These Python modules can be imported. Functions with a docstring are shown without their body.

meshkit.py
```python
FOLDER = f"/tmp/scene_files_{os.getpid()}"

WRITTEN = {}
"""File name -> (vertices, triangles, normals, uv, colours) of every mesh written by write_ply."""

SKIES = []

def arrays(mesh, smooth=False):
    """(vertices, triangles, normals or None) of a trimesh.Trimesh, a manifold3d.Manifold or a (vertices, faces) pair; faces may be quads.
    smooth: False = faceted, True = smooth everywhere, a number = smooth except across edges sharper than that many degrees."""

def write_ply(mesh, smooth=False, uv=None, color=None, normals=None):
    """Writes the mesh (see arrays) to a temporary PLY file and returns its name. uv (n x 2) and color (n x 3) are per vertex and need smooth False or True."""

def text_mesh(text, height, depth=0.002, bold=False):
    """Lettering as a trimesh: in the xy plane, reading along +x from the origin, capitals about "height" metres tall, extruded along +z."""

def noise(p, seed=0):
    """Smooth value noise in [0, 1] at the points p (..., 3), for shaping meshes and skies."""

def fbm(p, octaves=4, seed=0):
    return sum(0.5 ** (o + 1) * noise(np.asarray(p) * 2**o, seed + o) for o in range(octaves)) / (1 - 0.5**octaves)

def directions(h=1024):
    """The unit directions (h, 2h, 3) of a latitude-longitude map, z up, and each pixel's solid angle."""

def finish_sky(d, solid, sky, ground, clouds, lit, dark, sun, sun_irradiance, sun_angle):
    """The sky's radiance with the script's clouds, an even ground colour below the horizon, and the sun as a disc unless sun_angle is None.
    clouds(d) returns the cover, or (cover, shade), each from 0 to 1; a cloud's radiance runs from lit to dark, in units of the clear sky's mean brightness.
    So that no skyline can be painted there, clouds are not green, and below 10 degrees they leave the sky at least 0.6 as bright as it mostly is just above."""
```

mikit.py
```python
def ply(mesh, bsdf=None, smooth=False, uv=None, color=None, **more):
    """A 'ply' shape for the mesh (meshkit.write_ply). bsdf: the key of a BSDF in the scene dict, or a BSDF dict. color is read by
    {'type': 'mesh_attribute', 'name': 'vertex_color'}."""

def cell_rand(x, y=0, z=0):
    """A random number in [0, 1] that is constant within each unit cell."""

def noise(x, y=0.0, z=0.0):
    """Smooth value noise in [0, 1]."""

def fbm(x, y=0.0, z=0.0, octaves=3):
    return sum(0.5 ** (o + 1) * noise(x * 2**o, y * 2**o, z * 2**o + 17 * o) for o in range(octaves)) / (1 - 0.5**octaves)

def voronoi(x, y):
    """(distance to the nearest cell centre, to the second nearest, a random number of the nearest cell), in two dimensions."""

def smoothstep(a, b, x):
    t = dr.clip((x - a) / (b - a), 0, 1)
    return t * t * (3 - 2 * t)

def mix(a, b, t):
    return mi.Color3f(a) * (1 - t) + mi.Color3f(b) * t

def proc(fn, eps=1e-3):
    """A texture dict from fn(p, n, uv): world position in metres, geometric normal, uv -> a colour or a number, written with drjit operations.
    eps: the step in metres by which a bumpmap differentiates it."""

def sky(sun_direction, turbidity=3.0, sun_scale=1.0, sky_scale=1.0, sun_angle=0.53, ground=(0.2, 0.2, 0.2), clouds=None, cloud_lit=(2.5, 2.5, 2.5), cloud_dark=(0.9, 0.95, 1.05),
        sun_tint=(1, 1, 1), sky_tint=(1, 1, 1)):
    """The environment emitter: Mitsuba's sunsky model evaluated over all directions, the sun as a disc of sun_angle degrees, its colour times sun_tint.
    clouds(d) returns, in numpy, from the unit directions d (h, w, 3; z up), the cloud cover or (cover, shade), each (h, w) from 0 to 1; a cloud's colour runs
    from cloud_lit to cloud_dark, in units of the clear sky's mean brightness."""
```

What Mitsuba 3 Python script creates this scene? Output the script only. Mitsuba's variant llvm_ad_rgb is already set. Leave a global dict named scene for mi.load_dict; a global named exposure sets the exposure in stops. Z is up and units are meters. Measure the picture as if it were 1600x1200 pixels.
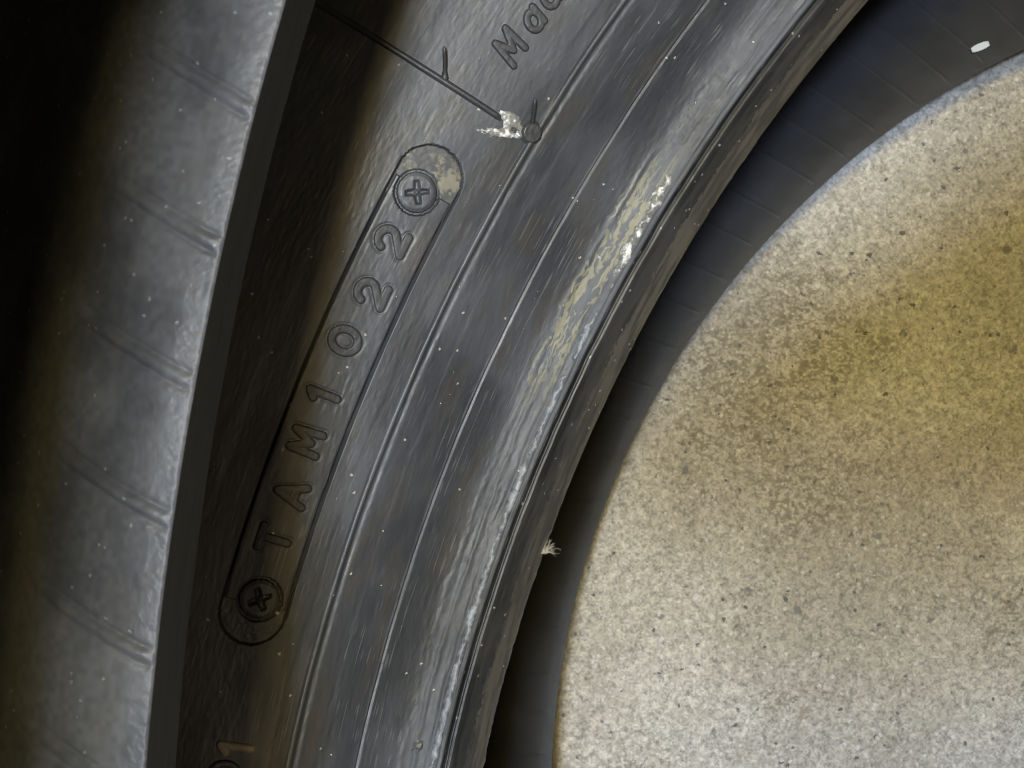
import math, random
import numpy as np, trimesh, mitsuba as mi, drjit as dr
import mikit, meshkit
from mikit import proc, ply, noise, fbm, voronoi, cell_rand, smoothstep, mix
from scipy.interpolate import PchipInterpolator

random.seed(7)
rng = np.random.default_rng(7)
scene = {'type': 'scene'}
labels = {}
mm = 0.001
T = mi.ScalarTransform4f

# ---------------------------------------------------------------- camera, lamps, exposure
exposure = 0.0
scene['camera'] = {
    'type': 'thinlens', 'to_world': T().look_at(origin=[0, 0, .446], target=[0, 0, 0], up=[0, 1, 0]),
    'fov': 2 * math.degrees(math.atan(800 / 2400)), 'fov_axis': 'x', 'near_clip': .004, 'far_clip': 20.0,
    'aperture_radius': .00034, 'focus_distance': .268,
}
COOL = dict(at=(-.29, -.18, 2.40), size=(.30, .09), rgb=(500., 620., 870.))
WARM = dict(at=(-.145, .22, 2.30), size=(.30, .20), rgb=(200., 165., 70.))
FILL = dict(at=(1.45, -.65, 2.30), size=(.60, .60), rgb=(6.6, 5.3, 3.6))  # added fill in place of room bounce, not a known lamp

# ---------------------------------------------------------------- small helpers
def key(name):
    if name not in scene and not any(k.startswith(name + '__') for k in scene):
        return name
    i = 1
    while f'{name}_{i:03d}' in scene or any(k.startswith(f'{name}_{i:03d}__') for k in scene):
        i += 1
    return f'{name}_{i:03d}'

def part(parent, name, shape, **lab):
    k = key(f'{parent}__{name}')
    scene[k] = shape
    if lab:
        labels[k] = lab
    return k

def n2(x, y, seed=0):
    return meshkit.noise(np.stack([x, y, np.zeros_like(x) + .37 * seed], -1), seed)

def f2(x, y, octaves=4, seed=0):
    return meshkit.fbm(np.stack([x, y, np.zeros_like(x) + .37 * seed], -1), octaves, seed)

def sstep(a, b, x):
    t = np.clip((x - a) / (b - a), 0, 1)
    return t * t * (3 - 2 * t)

def grid_faces(a, b, close_first=False):
    i = np.arange(a if close_first else a - 1)
    j = np.arange(b - 1)
    I, J = np.meshgrid(i, j, indexing='ij')
    I2 = (I + 1) % a
    return np.stack([I * b + J, I2 * b + J, I2 * b + J + 1, I * b + J + 1], -1).reshape(-1, 4)

def tube(points, radii, sides=8, cap=True):
    p = np.asarray(points, float)
    r = np.broadcast_to(radii, len(p))
    t = np.gradient(p, axis=0)
    t /= np.linalg.norm(t, axis=1, keepdims=True)
    ref = np.array([0.31, 0.2, 0.93]) if abs(t[0] @ [0.31, 0.2, 0.93]) < .9 else np.array([1., 0, 0])
    a = np.cross(t, ref)
    a /= np.linalg.norm(a, axis=1, keepdims=True)
    b = np.cross(t, a)
    th = np.linspace(0, 2 * np.pi, sides, endpoint=False)
    v = p[:, None] + r[:, None, None] * (np.cos(th)[None, :, None] * a[:, None] + np.sin(th)[None, :, None] * b[:, None])
    v = v.reshape(-1, 3)
    f = []
    for i in range(len(p) - 1):
        for k in range(sides):
            k2 = (k + 1) % sides
            q = [i * sides + k, i * sides + k2, (i + 1) * sides + k2, (i + 1) * sides + k]
            f += [[q[0], q[1], q[2]], [q[0], q[2], q[3]]]
    if cap:
        v = np.vstack([v, p[0], p[-1]])
        m = len(v)
        for k in range(sides):
            k2 = (k + 1) % sides
            f += [[m - 2, k2, k], [m - 1, (len(p) - 1) * sides + k, (len(p) - 1) * sides + k2]]
    return trimesh.Trimesh(v, np.array(f), process=False)

# ---------------------------------------------------------------- plan of a soft, slightly squashed tyre: a four-centred oval and its parallels
class Oval:
    def __init__(self, c, rho, d=0.0, direction=0.0, alpha=30.0):
        self.c, self.rho, self.dir, self.al = np.array(c, float), rho, math.radians(direction), math.radians(alpha)
        u = np.array([math.cos(self.dir), math.sin(self.dir)])
        self.r2 = rho - d / math.cos(self.al)
        k = rho - self.r2
        n = lambda a: np.array([math.cos(a), math.sin(a)])
        self.o = self.c + d * u
        self.ca, self.cb = self.c + k * n(self.dir + self.al), self.c + k * n(self.dir - self.al)
        self.cc = self.c + 2 * d * u
    def centre(self, t):
        w = (t - self.dir + np.pi) % (2 * np.pi) - np.pi
        out = np.where((np.abs(w) <= self.al)[:, None], self.c, np.where((w > 0)[:, None], self.ca, self.cb))
        back = np.abs(w) >= np.pi - self.al
        rad = np.where((np.abs(w) <= self.al) | back, self.rho, self.r2)
        return np.where(back[:, None], self.cc, out), rad
    def at(self, t, n):
        c, r = self.centre(t)
        N = np.stack([np.cos(t), np.sin(t)], -1)
        return c[:, None, :] + (r[:, None] + n)[..., None] * N[:, None, :]

LOW_TOP = Oval((.31104, -.14073), .32379, .09, 153, 32)
LOW_BOTTOM = Oval((.2357, -.1125), .2251)
UP = Oval((.4095, -.0811), .45485, .225, 168, 26)

def angles(lo, hi, fine, coarse=2.5):
    """Normal angles round the tyre in degrees, fine between lo and hi."""
    a = np.linspace(lo, hi, fine)
    m = int((360 - (hi - lo)) / coarse)
    return np.radians(np.concatenate([a, hi + (360 - (hi - lo)) * np.arange(1, m) / m]))

def resample(n, z, step, near=None):
    n, z = np.asarray(n, float), np.asarray(z, float)
    s = np.concatenate([[0], np.cumsum(np.hypot(np.diff(n), np.diff(z)))])
    q = np.linspace(0, s[-1], max(2, int(s[-1] / step)))
    if near is not None:      # (from, to): fine steps there, ten times coarser elsewhere
        a, b = near[0] if near[0] >= 0 else s[-1] + near[0], min(near[1] if near[1] > 0 else s[-1], s[-1])
        q = np.unique(np.concatenate([np.arange(0, a, 10 * step), np.arange(a, b, step), np.arange(b, s[-1], 10 * step), [s[-1]]]))
        q = q[np.concatenate([[True], np.diff(q) > .05])]
    return PchipInterpolator(s, n)(q), PchipInterpolator(s, z)(q), q

def sweep(oval, n, z, t, disp=None, oval2=None, w=None):
    """Vertices (t, profile, 3) of a profile n, z (mm) swept round the oval; disp (t, profile) in mm along the profile's normal (left of its direction)."""
    dn, dz = np.gradient(n), np.gradient(z)
    L = np.hypot(dn, dz)
    nn, nz = -dz / L, dn / L
    N = np.broadcast_to(n, (len(t), len(n))).copy()
    Z = np.broadcast_to(z, (len(t), len(n))).copy()
    if disp is not None:
        N += disp * nn
        Z += disp * nz
    xy = oval.at(t, N * mm)
    if oval2 is not None:
        xy = xy * (1 - w)[None, :, None] + oval2.at(t, N * mm) * w[None, :, None]
    return np.concatenate([xy, Z[..., None] * mm], -1)

def swept(oval, n, z, t, bsdf, disp=None, oval2=None, w=None, uvs=None, smooth=True):
    v = sweep(oval, n, z, t, disp, oval2, w)
    a, b = v.shape[:2]
    uv = None
    if uvs is not None:
        r = oval.rho + np.mean(n) * mm
        uv = np.stack(np.meshgrid(t * r, uvs * mm, indexing='ij'), -1).reshape(-1, 2)
    return ply((v.reshape(-1, 3), grid_faces(a, b, True)), bsdf, smooth, uv=uv)

# ---------------------------------------------------------------- materials
def speck(u, v, size, chance, seed):
    """Irregular small specks, 0 or 1, one at most per cell."""
    x, y = u / (3 * size) + seed * 13.7, v / (3 * size) - seed * 5.3
    d, _, r = voronoi(x, y)
    big = cell_rand(r * 9973.0, seed)
    return smoothstep(.20, .13, d + .26 * (noise(x * 6.1, y * 6.1, seed) - .5)) * dr.select(big < chance, 1.0, 0.0)

def rubber_colour(p, n, uv):
    u, v = uv.x, uv.y
    along = fbm(u / .0040, v / .0008, 1.0, 4)
    fine = noise(u / .0048, v / .00020, 2.0)
    patch = fbm(u / .017 + 4.0, v / .009, 3.0, 4)
    base = mix((.034, .036, .040), (.062, .0645, .070), smoothstep(.3, .75, patch))
    base = base * (.86 + .28 * along)
    brown = smoothstep(.56, .74, fbm(u / .011, v / .004 + 9.0, 5.0, 4)) * .35
    base = mix(base, (.060, .050, .036), brown)
    scratch = smoothstep(.76, .92, fine) * smoothstep(.42, .7, noise(u / .012, v / .006, 8.0))
    base = mix(base, (.16, .155, .145), scratch * .42)
    at = u / (.354 * math.pi / 180)
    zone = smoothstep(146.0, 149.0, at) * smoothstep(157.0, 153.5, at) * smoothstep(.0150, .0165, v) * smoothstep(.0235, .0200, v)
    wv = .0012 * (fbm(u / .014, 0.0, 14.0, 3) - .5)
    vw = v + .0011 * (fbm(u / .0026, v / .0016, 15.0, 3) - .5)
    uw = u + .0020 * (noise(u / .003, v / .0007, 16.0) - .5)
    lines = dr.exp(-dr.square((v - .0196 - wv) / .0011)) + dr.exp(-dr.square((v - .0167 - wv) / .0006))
    glint_flecks = smoothstep(.52, .64, .60 * fbm(uw / .0075, vw / .00060, 12.0, 5) + .40 * fbm(uw / .0012, vw / .00035, 13.0, 2) + .16 * lines - .05) * zone
    base = mix(base, (.21, .195, .115), glint_flecks * .75)  # yellow flecks paint the warm glint into the flange ridges
    base = mix(base, (.34, .30, .24), speck(u, v, .0004, .010, 1.0))
    return base

def rubber_rough(p, n, uv):
    u, v = uv.x, uv.y
    return .51 + .07 * smoothstep(.0240, .0200, v) + .18 * (fbm(u / .006, v / .0012, 4.0, 3) - .5) + .12 * (noise(u / .02, v / .01, 6.0) - .5)

def rubber_bump(p, n, uv):
    u, v = uv.x, uv.y
    return .000022 * noise(u / .0022, v / .00030, 3.0) + .00004 * noise(u / .0010, v / .0005, 4.0) + .00005 * fbm(u / .0026, v / .0012, 1.0, 4)

def bsdf_rubber(col, rough, bump=None, spec=.5, eps=1e-4):
    inner = {'type': 'principled', 'base_color': col if isinstance(col, dict) else {'type': 'rgb', 'value': list(col)},
             'roughness': rough if isinstance(rough, dict) else float(rough), 'specular': spec}
    if bump is not None:
        inner = {'type': 'bumpmap', 'arbitrary': bump, 'scale': 1.0, 'bsdf': inner}
    return {'type': 'twosided', 'bsdf': inner}

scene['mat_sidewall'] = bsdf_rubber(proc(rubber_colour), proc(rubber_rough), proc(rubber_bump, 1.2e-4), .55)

def bead_colour(p, n, uv):
    u, v = uv.x, uv.y
    c = mix((.016, .016, .016), (.034, .033, .032), smoothstep(.35, .7, fbm(u / .010, v / .003, 2.0, 4)))
    brown = mix((.036, .033, .027), (.080, .072, .056), smoothstep(.3, .7, fbm(u / .008, v / .0013, 7.0, 4)))
    edge = .0066 + .0022 * (fbm(u / .006, v / .0015, 9.0, 4) - .5) + .0012 * (noise(u / .0007, v / .0005, 3.0) - .5)
    c = mix(c, brown, smoothstep(edge + .0003, edge - .0003, v))
    return mix(c, (.30, .27, .21), speck(u, v, .0004, .03, 6.0))
def bead_bump(p, n, uv):
    u, v = uv.x, uv.y
    return .00008 * fbm(u / .0032, v / .0016, 1.0, 4) + .00002 * noise(u / .0008, v / .0004, 2.0)
scene['mat_bead'] = bsdf_rubber(proc(bead_colour), .38, proc(bead_bump, 1.2e-4), .5)
def character_colour(p, n, uv):
    q = p * 1000.0
    return mix((.026, .026, .027), (.046, .046, .047), fbm(q.x / 1.2, q.y / 1.2, q.z / 1.2, 3))
scene['mat_character'] = bsdf_rubber(proc(character_colour), .52, proc(rubber_bump, 1.2e-4), .4)

def plain_rubber(p, n, uv):
    q = p * 1000.0
    return mix((.028, .028, .030), (.050, .049, .048), fbm(q.x / 2.2, q.y / 2.2, q.z / 2.2, 4))
def plain_bump(p, n, uv):
    q = p * 1000.0
    return .00006 * fbm(q.x / 1.1, q.y / 1.1, q.z / 1.1, 3)
scene['mat_rubber'] = bsdf_rubber(proc(plain_rubber), .42, proc(plain_bump, 1e-4), .5)

def liner_colour(p, n, uv):
    u, v = uv.x, uv.y
    a = fbm(u / .012, v / .008, 2.0, 4)
    c = mix((.046, .048, .052), (.077, .079, .0835), smoothstep(.28, .72, a))
    c = mix(c, (.072, .067, .060), .3 * smoothstep(.55, .75, fbm(u / .009 + 7.0, v / .006, 5.0, 3)))
    c = c * (.86 + .28 * noise(u / .0009, v / .0009, 3.0))
    return mix(c, (.34, .34, .33), speck(u, v, .00040, .030, 4.0) * .35)
def liner_bump(p, n, uv):
    u, v = uv.x, uv.y
    return .00012 * fbm(u / .0007, v / .0007, 1.0, 3) + .00010 * fbm(u / .006, v / .006, 4.0, 2)
scene['mat_dusty_liner'] = bsdf_rubber(proc(liner_colour), .50, proc(liner_bump, 1.5e-4), .4)

def dark_liner_colour(p, n, uv):
    q = p * 1000.0
    a = fbm(q.x / 9.0, q.y / 9.0, q.z / 9.0, 4)
    return mix((.015, .0145, .014), (.030, .029, .027), a)
scene['mat_dark_liner'] = bsdf_rubber(proc(dark_liner_colour), .55, proc(plain_bump, 1e-4), .25)

def seat_colour(p, n, uv):
    u, v = uv.x, uv.y
    a = fbm(u / .006, v / .0012, 2.0, 4)
    return mix((.026, .0235, .019), (.048, .043, .034), a)
scene['mat_seat'] = bsdf_rubber(proc(seat_colour), .55, proc(rubber_bump, 1.2e-4), .25)

def concrete_colour(p, n, uv):
    x, y = p.x, p.y
    big = fbm(x / .05, y / .05, 1.0, 4)
    g = fbm(x / .0013 + .8 * noise(x / .002, y / .002, 4.0), y / .0013, 2.0, 3)
    f = fbm(x / .00055, y / .00055, 5.0, 2)
    c = mix((.285, .258, .206), (.372, .345, .288), smoothstep(.3, .7, big))
    c = c * (.16 + .80 * g + .90 * f)
    tan = smoothstep(.56, .74, fbm(x / .006 + 3.0, y / .006, 7.0, 4))
    c = mix(c, (.30, .265, .20), tan * .3)
    d0 = speck(x, y, .0020, .03, 8.0)
    d1 = speck(x + .0012 * noise(x / .0012, y / .0012, 3.3), y, .0010, .055, 2.0)
    d2 = speck(x, y, .0005, .15, 3.0)
    l1 = speck(x, y, .0009, .2, 5.0)
    c = mix(c, (.085, .085, .085), d1 * .95)
    c = mix(c, (.16, .15, .13), d2 * .6)
    c = mix(c, (.11, .11, .105), d0 * .7)
    soil = smoothstep(.52, .70, fbm(x / .045 + 2.2, y / .03 + 5.1, 3.0, 4)) * smoothstep(.50, .62, .5 * fbm(x / .0021, y / .0016, 6.0, 3) + .5 * noise(x / .0008, y / .0006, 1.0))
    c = mix(c, (.15, .125, .085), soil * .6)
    c = mix(c, (.62, .60, .55), l1 * .45)
    return c
def concrete_bump(p, n, uv):
    x, y = p.x, p.y
    return .0007 * fbm(x / .0014, y / .0014, 2.0, 4) + .0003 * noise(x / .0007, y / .0007, 5.0)
scene['mat_concrete'] = {'type': 'bumpmap', 'arbitrary': proc(concrete_bump, 2e-4), 'scale': 1.0,
                         'bsdf': {'type': 'principled', 'base_color': proc(concrete_colour), 'roughness': .75, 'specular': .3}}

def dusty_end_colour(p, n, uv):
    q = p * 1000.0
    a = .6 * fbm(q.x / 3.2 + 1.7, q.y / 3.2, q.z / 3.2, 2) + .4 * fbm(q.x / .6, q.y / .6, q.z / .6, 3)
    return mix((.058, .058, .056), (.165, .150, .110), smoothstep(.50, .68, a))
scene['mat_dusty_end'] = bsdf_rubber(proc(dusty_end_colour), .5, proc(plain_bump, 1e-4), .4)
def tan_colour(p, n, uv):
    q = p * 1000.0
    return mix((.24, .205, .145), (.48, .42, .31), fbm(q.x / .8, q.y / .8, q.z / .8, 3))
scene['mat_tan_face'] = bsdf_rubber(proc(tan_colour), .5, None, .4)
def paste_colour(p, n, uv):
    q = p * 1000.0
    a = fbm(q.x / .9, q.y / .9, q.z / .9, 3)
    return mix((.17, .165, .145), (.66, .65, .60), smoothstep(.42, .76, a))
scene['mat_paste'] = bsdf_rubber(proc(paste_colour), .28, proc(plain_bump, 1e-4), .5)
def sheen_film_colour(p, n, uv):
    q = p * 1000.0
    return mix((.070, .077, .088), (.19, .20, .215), smoothstep(.3, .7, fbm(q.x / 1.4, q.y / 1.4, q.z / 1.4, 4)))  # paste residue, with the bluish sheen of the cool lamp painted in
scene['mat_sheen_film'] = bsdf_rubber(proc(sheen_film_colour), .45, proc(plain_bump, 1e-4), .45)
scene['mat_grain'] = bsdf_rubber((.40, .38, .33), .5, None, .4)
scene['mat_flake'] = bsdf_rubber((.33, .345, .34), .5, None, .4)
scene['mat_fibre'] = bsdf_rubber((.55, .52, .46), .5, None, .4)
scene['mat_steel'] = {'type': 'twosided', 'bsdf': {'type': 'principled', 'base_color': {'type': 'rgb', 'value': [.55, .55, .56]}, 'roughness': .5}}

# ---------------------------------------------------------------- concrete floor
fx = np.linspace(-1.6, 2.0, 61)
FX, FY = np.meshgrid(fx, fx - .25, indexing='ij')
scene['concrete_floor'] = ply((np.stack([FX, FY, 0 * FX], -1).reshape(-1, 3), grid_faces(61, 61)), 'mat_concrete', True)
labels['concrete_floor'] = {'label': 'bare speckled concrete floor seen through the hole of the lower tyre', 'category': 'floor', 'kind': 'structure'}

# ---------------------------------------------------------------- profile of the lower tyre's upper side: n outwards from the toe of the bead, z up (mm)
def side_profile():
    n = np.array([7.7, 10, 12.5, 14.5, 17, 20, 24, 30, 34.4, 40, 50, 60, 72, 84, 96, 112])
    sl = SLOPES
    f = PchipInterpolator(n, sl)
    nn = np.linspace(7.7, 112, 1000)
    z = 163.4 + np.concatenate([[0], np.cumsum((f(nn)[1:] + f(nn)[:-1]) / 2 * np.diff(nn))])
    hn, hz = [0, .25, 1.2, 3.0, 4.6, 5.6, 6.6], [153.3, 154.0, 155.6, 158.6, 161.2, 162.6, 163.25]
    return np.concatenate([hn, nn[::6]]), np.concatenate([hz, z[::6]])
SLOPES = np.array([-.20, -.12, -.03, .15, .50, .75, .80, .68, .52, .36, .22, .15, .05, -.12, -.45, -.9])
PN, PZ = side_profile()
PS = np.concatenate([[0], np.cumsum(np.hypot(np.diff(PN), np.diff(PZ)))])
CN, CZ = PchipInterpolator(PS, PN), PchipInterpolator(PS, PZ)
S_of_n = lambda n: float(np.interp(n, PN, PS))

def on_side(phi, s, h=0.0):
    """Points on the lower tyre's upper side: normal angle phi (degrees), distance s (mm) up the profile, height h (mm) above the rubber."""
    phi, s, h = np.broadcast_arrays(np.asarray(phi, float), np.asarray(s, float), np.asarray(h, float))
    a = np.radians(phi)
    n, z, dn, dz = CN(s), CZ(s), CN(s, 1), CZ(s, 1)
    L = np.hypot(dn, dz)
    n = n - h * dz / L
    z = z + h * dn / L
    c = LOW_TOP.c
    r = LOW_TOP.rho + n * mm
    return np.stack([c[0] + r * np.cos(a), c[1] + r * np.sin(a), z * mm], -1)

def local(phi0, s0, x, y):
    """Local mm coordinates at a spot (x along the writing, towards smaller phi; y outwards) to phi, s."""
    r = LOW_TOP.rho / mm + float(CN(s0))
    return phi0 - np.degrees(x / r), s0 + y

def to_local(phi0, s0, phi, s):
    r = LOW_TOP.rho / mm + float(CN(s0))
    return np.radians(phi0 - phi) * r, s - s0

def patch(phi0, s0, x, y, hfun, bsdf, floor=-.7, smooth=40):
    """A small raised piece on the side: hfun(X, Y) gives its height in mm, NaN outside."""
    X, Y = np.meshgrid(x, y, indexing='ij')
    H = hfun(X, Y)
    ins = np.isfinite(H)
    ph, s = local(phi0, s0, X, Y)
    v = on_side(ph, s, np.where(ins, H, floor))
    f = grid_faces(len(x), len(y))
    keep = ins.ravel()[f].any(1)
    f = f[keep][:, ::-1]
    used, inv = np.unique(f, return_inverse=True)
    return ply((v.reshape(-1, 3)[used], inv.reshape(-1, 4)), bsdf, True if smooth is True else smooth,
               uv=np.stack([np.radians(ph) * (LOW_TOP.rho + .03), s * mm], -1).reshape(-1, 2)[used] if smooth is True else None)

def seg_dist(X, Y, strokes):
    d = np.full(X.shape, 9.0)
    for st in strokes:
        st = np.asarray(st, float)
        for (x0, y0), (x1, y1) in zip(st[:-1], st[1:]):
            vx, vy = x1 - x0, y1 - y0
            t = np.clip(((X - x0) * vx + (Y - y0) * vy) / max(vx * vx + vy * vy, 1e-9), 0, 1)
            d = np.minimum(d, np.hypot(X - x0 - t * vx, Y - y0 - t * vy))
    return d

def arc(cx, cy, rx, ry, a0, a1, n=14):
    a = np.radians(np.linspace(a0, a1, n))
    return list(zip(cx + rx * np.cos(a), cy + ry * np.sin(a)))

GLYPH = {   # strokes in a box about 4 wide and 5 high, centred on the origin
    'T': [[(-1.9, 2.3), (1.9, 2.3)], [(0, 2.3), (0, -2.5)]],
    'A': [[(-1.75, -2.4), (0, 2.5), (1.75, -2.4)], [(-1.1, -.75), (1.1, -.75)]],
    'M': [[(-1.9, -2.4), (-1.6, 2.4), (0, -.9), (1.6, 2.4), (1.9, -2.4)]],
    '1': [[(-1.0, 1.5), (.15, 2.5), (.15, -2.5)]],
    '0': [arc(0, 0, 2.0, 2.35, 0, 360, 28)],
    '2': [arc(0, .95, 1.75, 1.6, 165, -35, 14) + [(-1.7, -2.3), (1.85, -2.3)]],
}
CODE = [('T', 162.09, 56.8), ('A', 160.79, 56.4), ('M', 159.33, 57.1), ('1', 158.0, 57.25), ('0', 156.44, 57.45), ('2', 155.0, 56.5), ('2', 153.50, 57.3)]
SCREWS = [(152.03, 57.3), (163.75, 56.0)]
PANEL_MID, PANEL_HALF = 56.5, 5.65
PHI_MID = .5 * (SCREWS[0][0] + SCREWS[1][0])
R_PAN = LOW_TOP.rho / mm + float(CN(56.5))
X_U, _ = to_local(PHI_MID, 56.5, 151.55, 56.5)      # centre of the rounded end beyond the upper screw mark
X_L, _ = to_local(PHI_MID, 56.5, 164.10, 56.5)

def stadium(X, Y):
    """Signed distance (mm) to the outline of the code panel, in local coordinates at (PHI_MID, 56.5)."""
    xc = np.clip(X, X_L, X_U)
    return np.hypot(X - xc, Y - .05) - PANEL_HALF

# ---------------------------------------------------------------- lower tyre
LOW = 'lower_tyre'
labels[LOW] = {'label': 'worn black tyre lying flat on concrete, raised characters on its sidewall', 'category': 'tyre'}

def side_relief(phi, s):
    """Relief of the moulded side in mm at phi (degrees) and s (mm), both 2-D."""
    u = np.radians(phi) * (LOW_TOP.rho / mm + 30)
    h = .16 * (f2(u / 14, s / 9, 3, 1) - .5) + (.07 - .045 * sstep(26, 34, s)) * (f2(u / 3.2, s / 1.1, 3, 2) - .5) + .03 * (n2(u / 2.0, s / .45, 3) - .5) + (.05 - .035 * sstep(26, 34, s)) * (f2(u / 1.3, s / .8, 3, 21) - .5)
    # worn and torn flange zone next to the bead
    w = sstep(13.6, 15.2, s) * (1 - sstep(19, 27, s))
    wob = 1.6 * (f2(u / 22, 0 * s, 3, 11) - .5)
    wob2 = 1.2 * (f2(u / 5, s / 3, 3, 22) - .5)
    ridge = 1 - np.abs(2 * f2(u / 6.5, (s + wob + wob2) / 1.7, 4, 5) - 1)
    rough = sstep(.35, .65, f2(u / 16, s / 6, 2, 6))
    h += w * (.26 * (ridge - .75) * (.35 + .9 * rough) + .20 * (f2(u / 1.5, s / .9, 3, 7) - .5) * rough)
    for s0, amp, wid, sd in ((16.0, .22, .42, 23), (18.4, .24, .52, 24), (20.6, .15, .48, 25)):
        line = s0 + 1.7 * (f2(u / 26, 0 * s, 4, sd) - .5) + .5 * (n2(u / 3.5, 0 * s, sd + 5) - .5)
        h += amp * sstep(.32, .62, n2(u / 15, 0 * s, sd + 9)) * np.exp(-((s - line) / wid) ** 2)
    # two moulding grooves and a thin lip at the heel
    gw = .15 * (n2(u / 5, 0 * s, 8) - .5)
    h -= 1.1 * np.exp(-((s - 13.05 - gw) / .24) ** 2) + .18 * np.exp(-((s - 12.2 - gw) / .20) ** 2)
    h += .16 * np.exp(-((s - 14.0 - 1.5 * gw) / .30) ** 2) * (.4 + 1.2 * n2(u / 4, 0 * s, 9))
    # heel and toe: soft dents, ragged flash along the toe
    b = 1 - sstep(10.5, 12.5, s)
    h += b * (.30 * (f2(u / 9, s / 5, 3, 12) - .5))
    h += np.exp(-((s - .5) / .9) ** 2) * (.55 * (f2(u / 6, 0 * s, 4, 13) - .55) + .25 * (n2(u / 1.1, 0 * s, 14) - .5))
    # parting line: hairline groove on the inner side of the thin flash
    g = .35 * (f2(u / 13, 0 * s, 3, 15) - .5)
    h -= .36 * np.exp(-((s - 29.75 - g) / .24) ** 2)
    h += .10 * np.exp(-((s - 30.25 - g) / .22) ** 2) * (.45 + 1.1 * n2(u / 6, 0 * s, 16))
    # soft steps either side of the raised ring, faint mould steps beyond
    h -= .30 * np.exp(-((s - 42.75) / .42) ** 2)
    h += .08 * sstep(46.6, 47.6, s) - .08 * sstep(37.6, 38.2, s + .5 * (n2(u / 18, 0 * s, 17) - .5))
    # step up towards the shoulder, near the fold in the shade
    h += .14 * sstep(67.8, 70.4, s + 1.4 * (f2(u / 40, 0 * s, 3, 18) - .5))
    # bed of the code panel, with moats round the raised characters
    X, Y = to_local(PHI_MID, 56.5, phi, s)
    d = stadium(X, Y)
    flat = 1 - sstep(-.1, 1.6, d)
    h = h * (1 - .75 * flat)
    h = np.where(d < .16, -.95, h)
    return h

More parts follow.
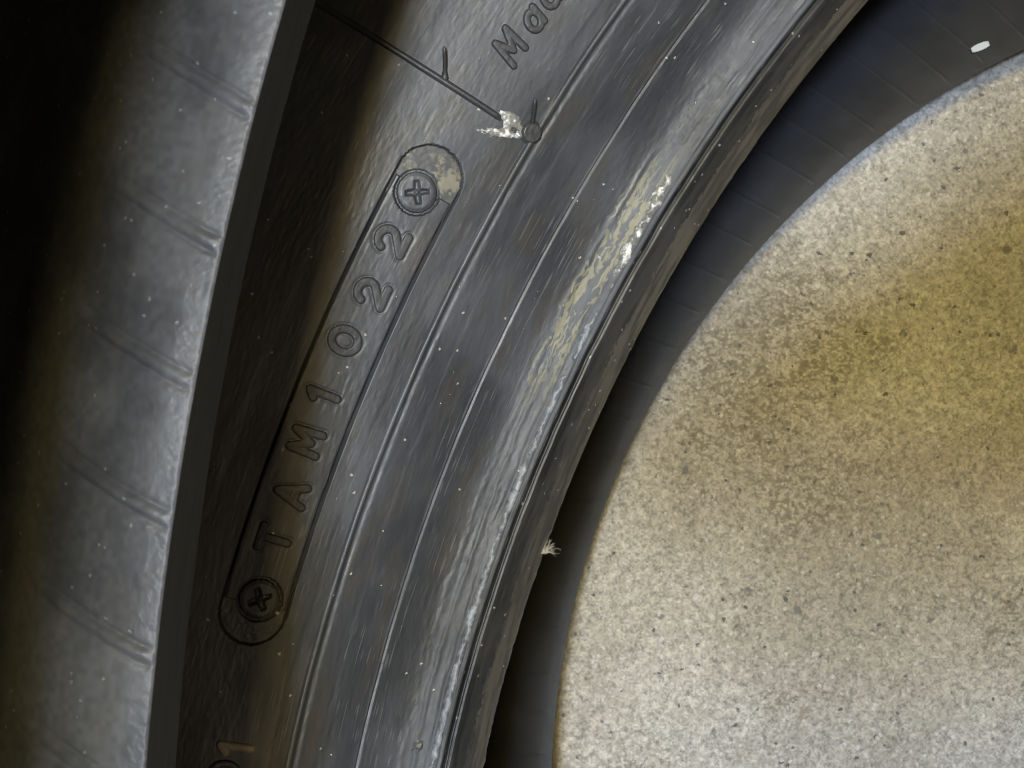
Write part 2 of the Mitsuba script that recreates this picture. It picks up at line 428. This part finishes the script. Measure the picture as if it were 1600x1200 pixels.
ts = angles(136, 175, 1020, 3.0)
ss = np.concatenate([np.arange(0, 11.6, .24), np.arange(11.6, 15, .10), np.arange(15, 29.2, .22), np.arange(29.2, 31, .12), np.arange(31, PS[-1], .25)])
sn, sz = CN(ss), CZ(ss)
PHI, SS = np.meshgrid(np.degrees(ts), ss, indexing='ij')
PHIw = PHI % 360
relief = side_relief(PHIw, SS)
v_side = sweep(LOW_TOP, sn, sz, ts, relief)
def strip(c0, c1, bsdf):
    v = v_side[:, c0:c1]
    uv = np.stack(np.meshgrid(ts * (LOW_TOP.rho + .03), ss[c0:c1] * mm, indexing='ij'), -1).reshape(-1, 2)
    return ply((v.reshape(-1, 3), grid_faces(v.shape[0], v.shape[1], True)), bsdf, True, uv=uv)
k1, k2 = int(np.searchsorted(ss, 6.7)), int(np.searchsorted(ss, 13.0))
part(LOW, 'sidewall', strip(k2, len(ss), 'mat_sidewall'))
part(LOW, 'bead_heel', strip(k1, k2 + 1, 'mat_bead'))
part(LOW, 'bead_seat', strip(0, k1 + 1, 'mat_bead'))

# raised ring and parting flash run all the way round
def ring(s0, half, height, seed, bsdf):
    y = np.linspace(-half, half, 9)
    t = angles(138, 174, 600, 3.0)
    prof = height * np.sqrt(np.clip(1 - (y / half) ** 2, 0, 1))
    s = s0 + y
    phi, S = np.meshgrid(np.degrees(t), s, indexing='ij')
    u = np.radians(phi % 360) * 355
    H = prof[None, :] * (.93 + .14 * n2(u / 9, 0 * u, seed)) - .18
    n, z = CN(s), CZ(s)
    return swept(LOW_TOP, n, z, t, bsdf, H, uvs=s)
part(LOW, 'raised_ring', ring(43.95, .66, .80, 31, 'mat_sidewall'))

# radial rib from the shoulder to the boss on the ring
def rib(phi0, s0, s1, half, height):
    y = np.linspace(s0, s1, 160)
    x = np.linspace(-half, half, 9)
    X, Y = np.meshgrid(x, y, indexing='ij')
    taper = sstep(s0, s0 + 1.5, Y)
    H = height * np.sqrt(np.clip(1 - (X / half) ** 2, 0, 1)) * (.3 + .7 * taper) - .16
    ph, s = local(phi0, 56.5, X, Y - 56.5)
    v = on_side(ph, s, H)
    return ply((v.reshape(-1, 3), grid_faces(9, 160)[:, ::-1]), 'mat_rubber', True)
part(LOW, 'raised_rib', rib(149.15, 50.6, 94, .66, .85))

# boss where ring and rib meet
def boss(X, Y):
    r = np.hypot(X, Y)
    h = .75 * (1 - sstep(1.5, 2.2, r)) + .10 * (n2(X / .5, Y / .5, 41) - .5)
    return np.where(r < 2.25, h, np.nan)
g = np.linspace(-2.5, 2.5, 36)
part(LOW, 'boss', patch(149.0, 44.8, g, g, boss, 'mat_rubber'))

# vent pins
def pin(phi, s, tip, r0, bend):
    a = on_side(phi, s, -.2)
    tip = np.asarray(tip) * mm
    q = np.linspace(0, 1, 12)[:, None]
    p = a + q * tip + np.asarray(bend) * mm * (q * (1 - q))
    rad = np.interp(q[:, 0], [0, .12, .25, .85, .95, 1], [1.9, 1.25, .95, .85, .8, .35]) * r0 * mm
    return ply(tube(p, rad, 12), 'mat_bead', 35, uv=None)
part(LOW, 'vent_pin', pin(149.06, 62.85, (.0, 4.9, 2.6), .42, (.4, 0, .6)))
part(LOW, 'vent_pin', pin(149.0, 44.8, (.7, 5.4, 3.0), .46, (.3, .2, .5)))

# code panel with its characters and the two screw marks
xs = np.arange(X_L - 6, X_U + 6, .22)
ys = np.arange(-6.2, 6.3, .22)
scr = [to_local(PHI_MID, 56.5, p, s) for p, s in SCREWS]
def panel_h(X, Y):
    d = stadium(X, Y)
    r = np.minimum(np.hypot(X - scr[0][0], Y - scr[0][1]), np.hypot(X - scr[1][0], Y - scr[1][1]))
    beyond = (X > scr[0][0] + 1.2) | (X < scr[1][0] - 1.2)
    ins = (d < -.10) & ~beyond & (r > 3.95)
    h = .02 + .06 * (f2(X / 3, Y / 1.2, 3, 51) - .5) + .035 * (n2(X / 2.4, Y / .4, 52) - .5) - .12 * sstep(-.7, -.1, d)
    for ch, p, s in CODE:
        x, y = to_local(PHI_MID, 56.5, p, s)
        near = (np.abs(X - x) < 4) & (np.abs(Y - y) < 5)
        dd = np.full(X.shape, 9.0)
        dd[near] = seg_dist(X[near] - x, Y[near] - y, GLYPH[ch])
        h -= .13 * np.exp(-((dd - .92) / .20) ** 2)
    return np.where(ins, h, np.nan)
part(LOW, 'code_panel', patch(PHI_MID, 56.5, xs, ys, panel_h, 'mat_sidewall', floor=-1.0, smooth=True))

def glyph_patch(ch, phi, s, half, height, bsdf, scale=1.0, slant=0.0, step=.13):
    st = [[(a * scale + slant * b * scale, b * scale) for a, b in line] for line in GLYPH[ch]]
    q = np.arange(-3.6 * scale, 3.61 * scale, step)
    def h(X, Y):
        d = seg_dist(X, Y, st)
        r = height * np.clip(1 - (d / half) ** 4, 0, 1) ** .6 - .02 + .05 * (n2(X / .6, Y / .6, ord(ch[0])) - .5)
        return np.where(d < half, r, np.nan)
    return patch(phi, s, q, q, h, bsdf, floor=-.35, smooth=True)
for ch, p, s in CODE:
    part(LOW + '__code_panel', 'character', glyph_patch(ch, p, s, .82, .30, 'mat_character'))

def screw_h(X, Y):
    r = np.hypot(X, Y)
    a = np.arctan2(Y, X) - .62 + .25 * (n2(X / 1.5, Y / 1.5, 62) - .5)
    c, sn_ = np.abs(r * np.cos(a)), np.abs(r * np.sin(a))
    arm = np.minimum(np.maximum(c - 2.1, sn_ - .45 - .22 * (2.1 - c) / 2.1), np.maximum(sn_ - 2.1, c - .45 - .22 * (2.1 - sn_) / 2.1))
    h = .02 - .85 * sstep(.12, -.42, arm) + .5 * (1 - sstep(.1, .7, r)) - .22 * sstep(2.7, 3.5, r) + .12 * (f2(X / 1.2, Y / 1.2, 3, 61) - .5)
    return np.where(r < 3.5, h, np.nan)
g = np.arange(-3.7, 3.71, .13)
for p, s in SCREWS:
    part(LOW + '__code_panel', 'screw_mark', patch(p, s, g, g, screw_h, 'mat_sidewall', floor=-.9, smooth=True))

def end_h(which):
    def h(X, Y):
        d = stadium(X, Y)
        i = 0 if which > 0 else 1
        r = np.hypot(X - scr[i][0], Y - scr[i][1])
        ins = (d < .1) & ((X - scr[i][0]) * which > -2.5) & (r > 3.95)
        lip = .10 * (n2(X / .5, Y / .5, 71) - .5)
        return np.where(ins, -.28 + lip + .22 * (f2(X / 2, Y / 2, 3, 72) - .5), np.nan)
    return h
part(LOW + '__code_panel', 'panel_end', patch(PHI_MID, 56.5, np.arange(scr[0][0] - 5, X_U + 6.2, .2), ys, end_h(1), 'mat_dusty_end', smooth=True), label='dusty tan rounded end of the code panel above the upper screw mark')
part(LOW + '__code_panel', 'panel_end', patch(PHI_MID, 56.5, np.arange(X_L - 6.2, scr[1][0] + 5, .2), ys, end_h(-1), 'mat_sidewall', smooth=True))

# lettering above: "Made" in sloping capitals and small letters, cut by the frame; and "01" below
GLYPH['d'] = [arc(-.3, -.9, 1.35, 1.5, 0, 360, 20), [(1.15, 2.5), (1.15, -2.4)]]
GLYPH['a'] = [arc(-.2, -.9, 1.35, 1.5, 0, 360, 20), [(1.25, .7), (1.25, -2.4)]]
GLYPH['e'] = [arc(0, -.9, 1.5, 1.5, 0, 300, 18), [(-1.5, -.9), (1.5, -.9)]]
for ch, p, s in (('M', 147.40, 56.2), ('a', 146.40, 56.0), ('d', 145.62, 56.0), ('e', 144.9, 56.0)):
    part(LOW, 'letter', glyph_patch(ch, p, s, .74, .55, 'mat_character', .98, .22))
part(LOW, 'character', glyph_patch('1', 167.79, 53.8, .80, .75, 'mat_tan_face', 1.05), label='tan dusty figure one at the bottom edge of the photo')
part(LOW, 'character', glyph_patch('0', 168.58, 54.7, .70, .6, 'mat_sidewall', 1.05))

# inside of the lower tyre, from the upper toe round to the lower toe, with the shallow creases of the bladder
LN = [0, 2.5, 7, 13, 22, 34, 50, 72, 96, 112, 118, 119, 116, 104, 84, 62, 40, 22, 10, 3, 0]
LZ = [153.2, 151.8, 153.5, 157.5, 163.5, 171, 178.5, 183.5, 175, 158, 135, 90, 52, 24, 11, 9, 14, 21, 26.5, 29.3, 30]
ln, lz, ls = resample(LN, LZ, .4, (-40, 0))
w = sstep(150, 50, lz)
t2 = angles(110, 182, 1250, 3.0)
PH2, LS = np.meshgrid(np.degrees(t2) % 360, ls, indexing='ij')
d_end = ls[-1] - LS
sk = np.radians(PH2) * 225 - .18 * d_end
m = (sk + 3.0 * n2(np.floor(sk / 11.5), 0 * sk, 3)) % 11.5 - 5.75
cre = (1 - sstep(48, 70, d_end)) * sstep(.8, 4, d_end)
dl = -(.13 * np.exp(-(m / .30) ** 2) - .0 * np.exp(-((m - 1.1) / .5) ** 2)) * cre + .5 * (f2(sk / 18, LS / 14, 3, 81) - .5)
part(LOW, 'inner_liner', swept(LOW_TOP, ln, lz, t2, 'mat_dark_liner', dl, LOW_BOTTOM, w, uvs=ls))
# lower bead, lower side and tread, closing the body
BN = [0, 1.5, 3.5, 6.5, 9, 14, 25, 45, 72, 96, 112, 121, 126]
BZ = [30.05, 22, 17, 14.5, 14, 12, 7.5, 2.8, .9, 4, 12, 26, 42]
bn, bz, bs = resample(BN, BZ, 1.6)
part(LOW, 'lower_sidewall', swept(LOW_BOTTOM, bn, bz, t2[::3], 'mat_rubber'))
def tread(top, n_top, z_top, bottom, n_bot, z_bot, blend):
    tt = np.radians(np.linspace(0, 360, 289)[:-1])
    k = np.linspace(0, 1, 41)
    groove = np.zeros_like(k)
    for c in (.22, .41, .59, .78):
        groove -= 7 * (np.abs(k - c) < .03)
    n = n_bot + (n_top - n_bot) * k + 5 * np.sin(np.pi * k) ** .6 + groove
    z = z_bot + (z_top - z_bot) * k
    if blend:
        return swept(top, n, z, tt, 'mat_rubber', None, bottom, 1 - k, smooth=False)
    return swept(top, n, z, tt, 'mat_rubber', smooth=False)
part(LOW, 'tread', tread(LOW_TOP, 112, float(sz[-1]), LOW_BOTTOM, 126, 42, True))

# ---------------------------------------------------------------- upper tyre
HIGH = 'upper_tyre'
labels[HIGH] = {'label': 'blurred nearer tyre on top of the other, dusty grey inside of its bead', 'category': 'tyre'}
Z0 = 261.4
UN = [0, .2, 2.5, 6, 12, 20, 32, 48, 66, 86, 106, 120, 124, 124, 118, 104, 84, 62, 42, 28, 25]
UZ = [-.2, 0, -.3, -1.6, -5, -11, -22, -37, -49, -55, -48, -28, 0, 90, 132, 160, 176, 180, 172, 162, 152]
un, uz, us = resample(UN, UZ, .34, (0, 48))
t3 = angles(160, 179, 640, 3.0)
PH3, US = np.meshgrid(np.degrees(t3) % 360, us, indexing='ij')
u3 = np.radians(PH3) * 455
LEAN = .29
m = (np.radians(PH3 - 165.41) * 455 + LEAN * US + 8.37) % 16.75 - 8.37
on = sstep(.3, 1.6, US) * (1 - sstep(12, 26, US))
dl = .25 * on * (np.exp(-((m - .95) / .65) ** 2) - 1.1 * np.exp(-((m + .15) / .34) ** 2) - 1.1 * np.exp(-((m - 2.05) / .34) ** 2))
dl += .9 * (f2(u3 / 22, US / 12, 3, 91) - .5) * sstep(2, 9, US) + .07 * (f2(u3 / 2.0, US / 2.0, 3, 92) - .5)
part(HIGH, 'inner_liner', swept(UP, un, uz + Z0, t3, 'mat_dusty_liner', dl, uvs=us))
HN, HZ = [0, .1, .2, .2, .4, 1.4], [-.2, -1.3, -8, -16, -19.6, -21.6]
hn, hz, hs = resample(HN, HZ, .5)
dl = .25 * (f2(np.radians(np.degrees(t3) % 360)[:, None] * 455 / 12 + 0 * hs[None], 0 * hs[None] + np.zeros((len(t3), 1)), 3, 95) - .5)
part(HIGH, 'bead_seat', swept(UP, hn, hz + Z0, t3, 'mat_seat', -dl, uvs=hs))
ON, OZ = [1.4, 4, 14, 28, 46, 66, 88, 108, 124, 131, 133], [-21.6, -23.6, -29, -42, -56, -64.5, -67, -60, -42, -18, 5]
on_, oz, os_ = resample(ON, OZ, 1.2)
part(HIGH, 'lower_sidewall', swept(UP, on_, oz + Z0, t3[::2], 'mat_rubber'))
AN, AZ = [25, 27, 31, 38, 49, 66, 90, 110, 124, 131, 133], [152, 158, 164, 170, 180, 189, 190, 178, 156, 128, 100]
an, az, as_ = resample(AN, AZ, 1.2)
part(HIGH, 'upper_sidewall', swept(UP, an, az + Z0, t3[::2], 'mat_rubber'))
part(HIGH, 'tread', tread(UP, 133, Z0 + 100, None, 133, Z0 + 5, False))

# ---------------------------------------------------------------- residue and loose bits
def smear(phi0, s0, x, y, cover, height, seed, bsdf='mat_paste', grain=.55, fx=1.5, fy=1.1):
    def h(X, Y):
        c = cover(X, Y)
        k = c + grain * (f2(X / fx, Y / fy, 4, seed) - .5) * 2
        hh = height * np.clip((k - .5) * 2.2, 0, 1) ** .6 + .10 * (n2(X / .35, Y / .35, seed + 1) - .5)
        return np.where(k > .5, hh, np.nan)
    return patch(phi0, s0, x, y, h, bsdf, floor=-.25, smooth=True)
gx, gy = np.arange(-7, 5, .12), np.arange(-5, 9, .12)
part(LOW, 'paste_smear', smear(149.05, 49.2, gx, gy, lambda X, Y: .95 * np.exp(-((X - .2) / 1.7) ** 2 - ((Y - .2) / 3.2) ** 2) + .80 * np.exp(-((X + 2.6 + .45 * Y) / .9) ** 2 - ((Y - .8) / 4.0) ** 2), .42, 101, grain=.75, fx=.9, fy=1.5),
     label='bright white smear of dried paste beside the pin on the raised ring')
gx, gy = np.arange(-20, 14, .14), np.arange(-1.4, 5, .14)
part(LOW, 'paste_smear', smear(149.1, 14.6, gx, gy, lambda X, Y: 1.0 * np.exp(-((Y - .9 - .03 * X) / 1.15) ** 2) * sstep(-18, -8, X) * (1 - sstep(6, 13, X)) * (.55 + .6 * n2(X / 3.5, 0 * X, 103)), .8, 104),
     label='lumpy white paste left along the edge of the bead')
gx, gy = np.arange(-70, 50, .22), np.arange(-1.0, 3.2, .2)
part(LOW, 'paste_sheen_film', smear(159.5, 14.5, gx, gy, lambda X, Y: (.74 + .22 * sstep(-30, 5, -X)) * np.exp(-((Y - .4) / .95) ** 2) * (.4 + .8 * n2(X / 6, 0 * X, 105)), .30, 106, 'mat_sheen_film'), kind='stuff')
gx, gy = np.arange(-3.5, 3.5, .13), np.arange(-3, 3, .13)
part(LOW, 'torn_scrap', smear(167.28, 18.3, gx, gy, lambda X, Y: .98 * np.exp(-((X - .3 * Y) / 2.4) ** 2 - (Y / 1.2) ** 2), .5, 107, 'mat_dusty_end', grain=.9, fx=1.1, fy=.6), label='small pale tear in the rubber next to the bead')

gr = []
ico = trimesh.creation.icosphere(subdivisions=1)
for k in range(75):
    if k % 5 == 0:
        spot = rng.uniform(143, 169), rng.uniform(16, 66)
    phi, s = (rng.uniform(142, 170), rng.uniform(15, 72)) if k % 5 < 2 else (spot[0] + rng.normal(0, .5), np.clip(spot[1] + rng.normal(0, 1.2), 14, 74))
    r = min(.07 * math.exp(rng.normal(0, .5)), .30)
    b = ico.copy()
    b.vertices = b.vertices * (1 + .35 * rng.standard_normal((len(b.vertices), 1))) * r * mm * [1, rng.uniform(.5, 1), .6]
    b.apply_transform(trimesh.transformations.rotation_matrix(rng.uniform(0, 6.28), [0, 0, 1]))
    b.apply_translation(on_side(phi, s, .12 + .3 * r))
    gr.append(b)
scene['dust_grains'] = ply(trimesh.util.concatenate(gr), 'mat_grain')
labels['dust_grains'] = {'label': 'pale grains of grit scattered over the sidewall of the lower tyre', 'category': 'grit', 'kind': 'stuff'}

def liner_point(px, py, z):
    return np.array([px, py, z]) * mm
# white flake on the inside of the lower bead
fl = trimesh.creation.box((5.0 * mm, 1.9 * mm, .35 * mm))
fl = fl.subdivide().subdivide()
v = fl.vertices
v[:, 1] *= 1 - .35 * (np.abs(v[:, 0]) / (2.5 * mm)) ** 3
v[:, 2] += .12 * mm * np.sin(v[:, 0] / mm * .8)
fl.vertices = v
fl.apply_transform(trimesh.transformations.rotation_matrix(math.radians(22), [0, 0, 1]))
fl.apply_translation([.1268, .0913, .0300])
scene['white_flake'] = ply(fl, 'mat_flake', 30)
labels['white_flake'] = {'label': 'small white flake on the dark inside of the lower bead at upper right', 'category': 'flake'}

def hair(p0, p1, bow, r=.05, n=10):
    q = np.linspace(0, 1, n)[:, None]
    p = np.asarray(p0) * (1 - q) + np.asarray(p1) * q + np.asarray(bow) * 4 * q * (1 - q)
    return tube(p * mm, r * mm * np.linspace(1, .5, n), 5)
tuft = []
c = np.array(on_side(160.37, .5, .2)) / mm
for k in range(26):
    a = rng.uniform(-.5, 3.4)
    L = rng.uniform(.8, 3.6)
    tuft.append(hair(c + rng.normal(0, .3, 3), c + np.array([L * math.cos(a) * .8 + .4, L * math.sin(a) * .8, rng.uniform(.1, 1.2)]), rng.normal(0, .35, 3), .045))
scene['fibre_tuft'] = ply(trimesh.util.concatenate(tuft), 'mat_fibre', True)
labels['fibre_tuft'] = {'label': 'tiny pale tuft of lint caught on the toe of the lower bead', 'category': 'lint'}
# ---------------------------------------------------------------- lamps of the workshop ceiling, added fill and blocker
def lamp(name, spec, label, tilt=0):
    x, y, z = spec['at']
    a, b = spec['size']
    tw = T().translate([x, y, z])
    scene[f'{name}__diffuser'] = {'type': 'rectangle', 'to_world': tw @ T().rotate([0, 0, 1], tilt) @ T().rotate([1, 0, 0], 180) @ T().scale([a / 2, b / 2, 1]),
                                  'emitter': {'type': 'area', 'radiance': {'type': 'rgb', 'value': list(spec['rgb'])}}}
    box = trimesh.creation.box((a + .04, b + .04, .05))
    box.apply_translation([0, 0, .028])
    box.apply_transform(trimesh.transformations.rotation_matrix(math.radians(tilt), [0, 0, 1]))
    box.apply_translation([x, y, z])
    scene[f'{name}__housing'] = ply(box, 'mat_steel')
    labels[name] = {'label': label, 'category': 'lamp'}
lamp('tube_lamp', COOL, 'cool white fluorescent tube lamp above the stack of tyres', 30)
lamp('square_lamp', WARM, 'warm white square ceiling lamp above the stack of tyres', 0)

poly = [[-0.0821, -0.068], [-0.074, -0.0815], [0.0441, -0.1112], [0.0556, -0.0653], [0.9183, 0.1103], [0.9115, 0.1643], [0.0597, -0.014], [0.0448, 0.0171]]  # added blocker, outline cut to the wanted shadow on the floor
from shapely.geometry import Polygon
arm = trimesh.creation.extrude_polygon(Polygon(poly).buffer(-.004).buffer(.004), .04, engine='earcut')
arm.apply_translation([0, 0, .78])
scene['shadow_blocker'] = ply(arm, 'mat_steel')
labels['shadow_blocker'] = {'label': 'added unseen plate on a long strip, shaped to block the cool lamp', 'category': 'rack arm'}
lamp('fill_lamp', FILL, 'added dim warm fill light that lifts the darkest surfaces', 20)
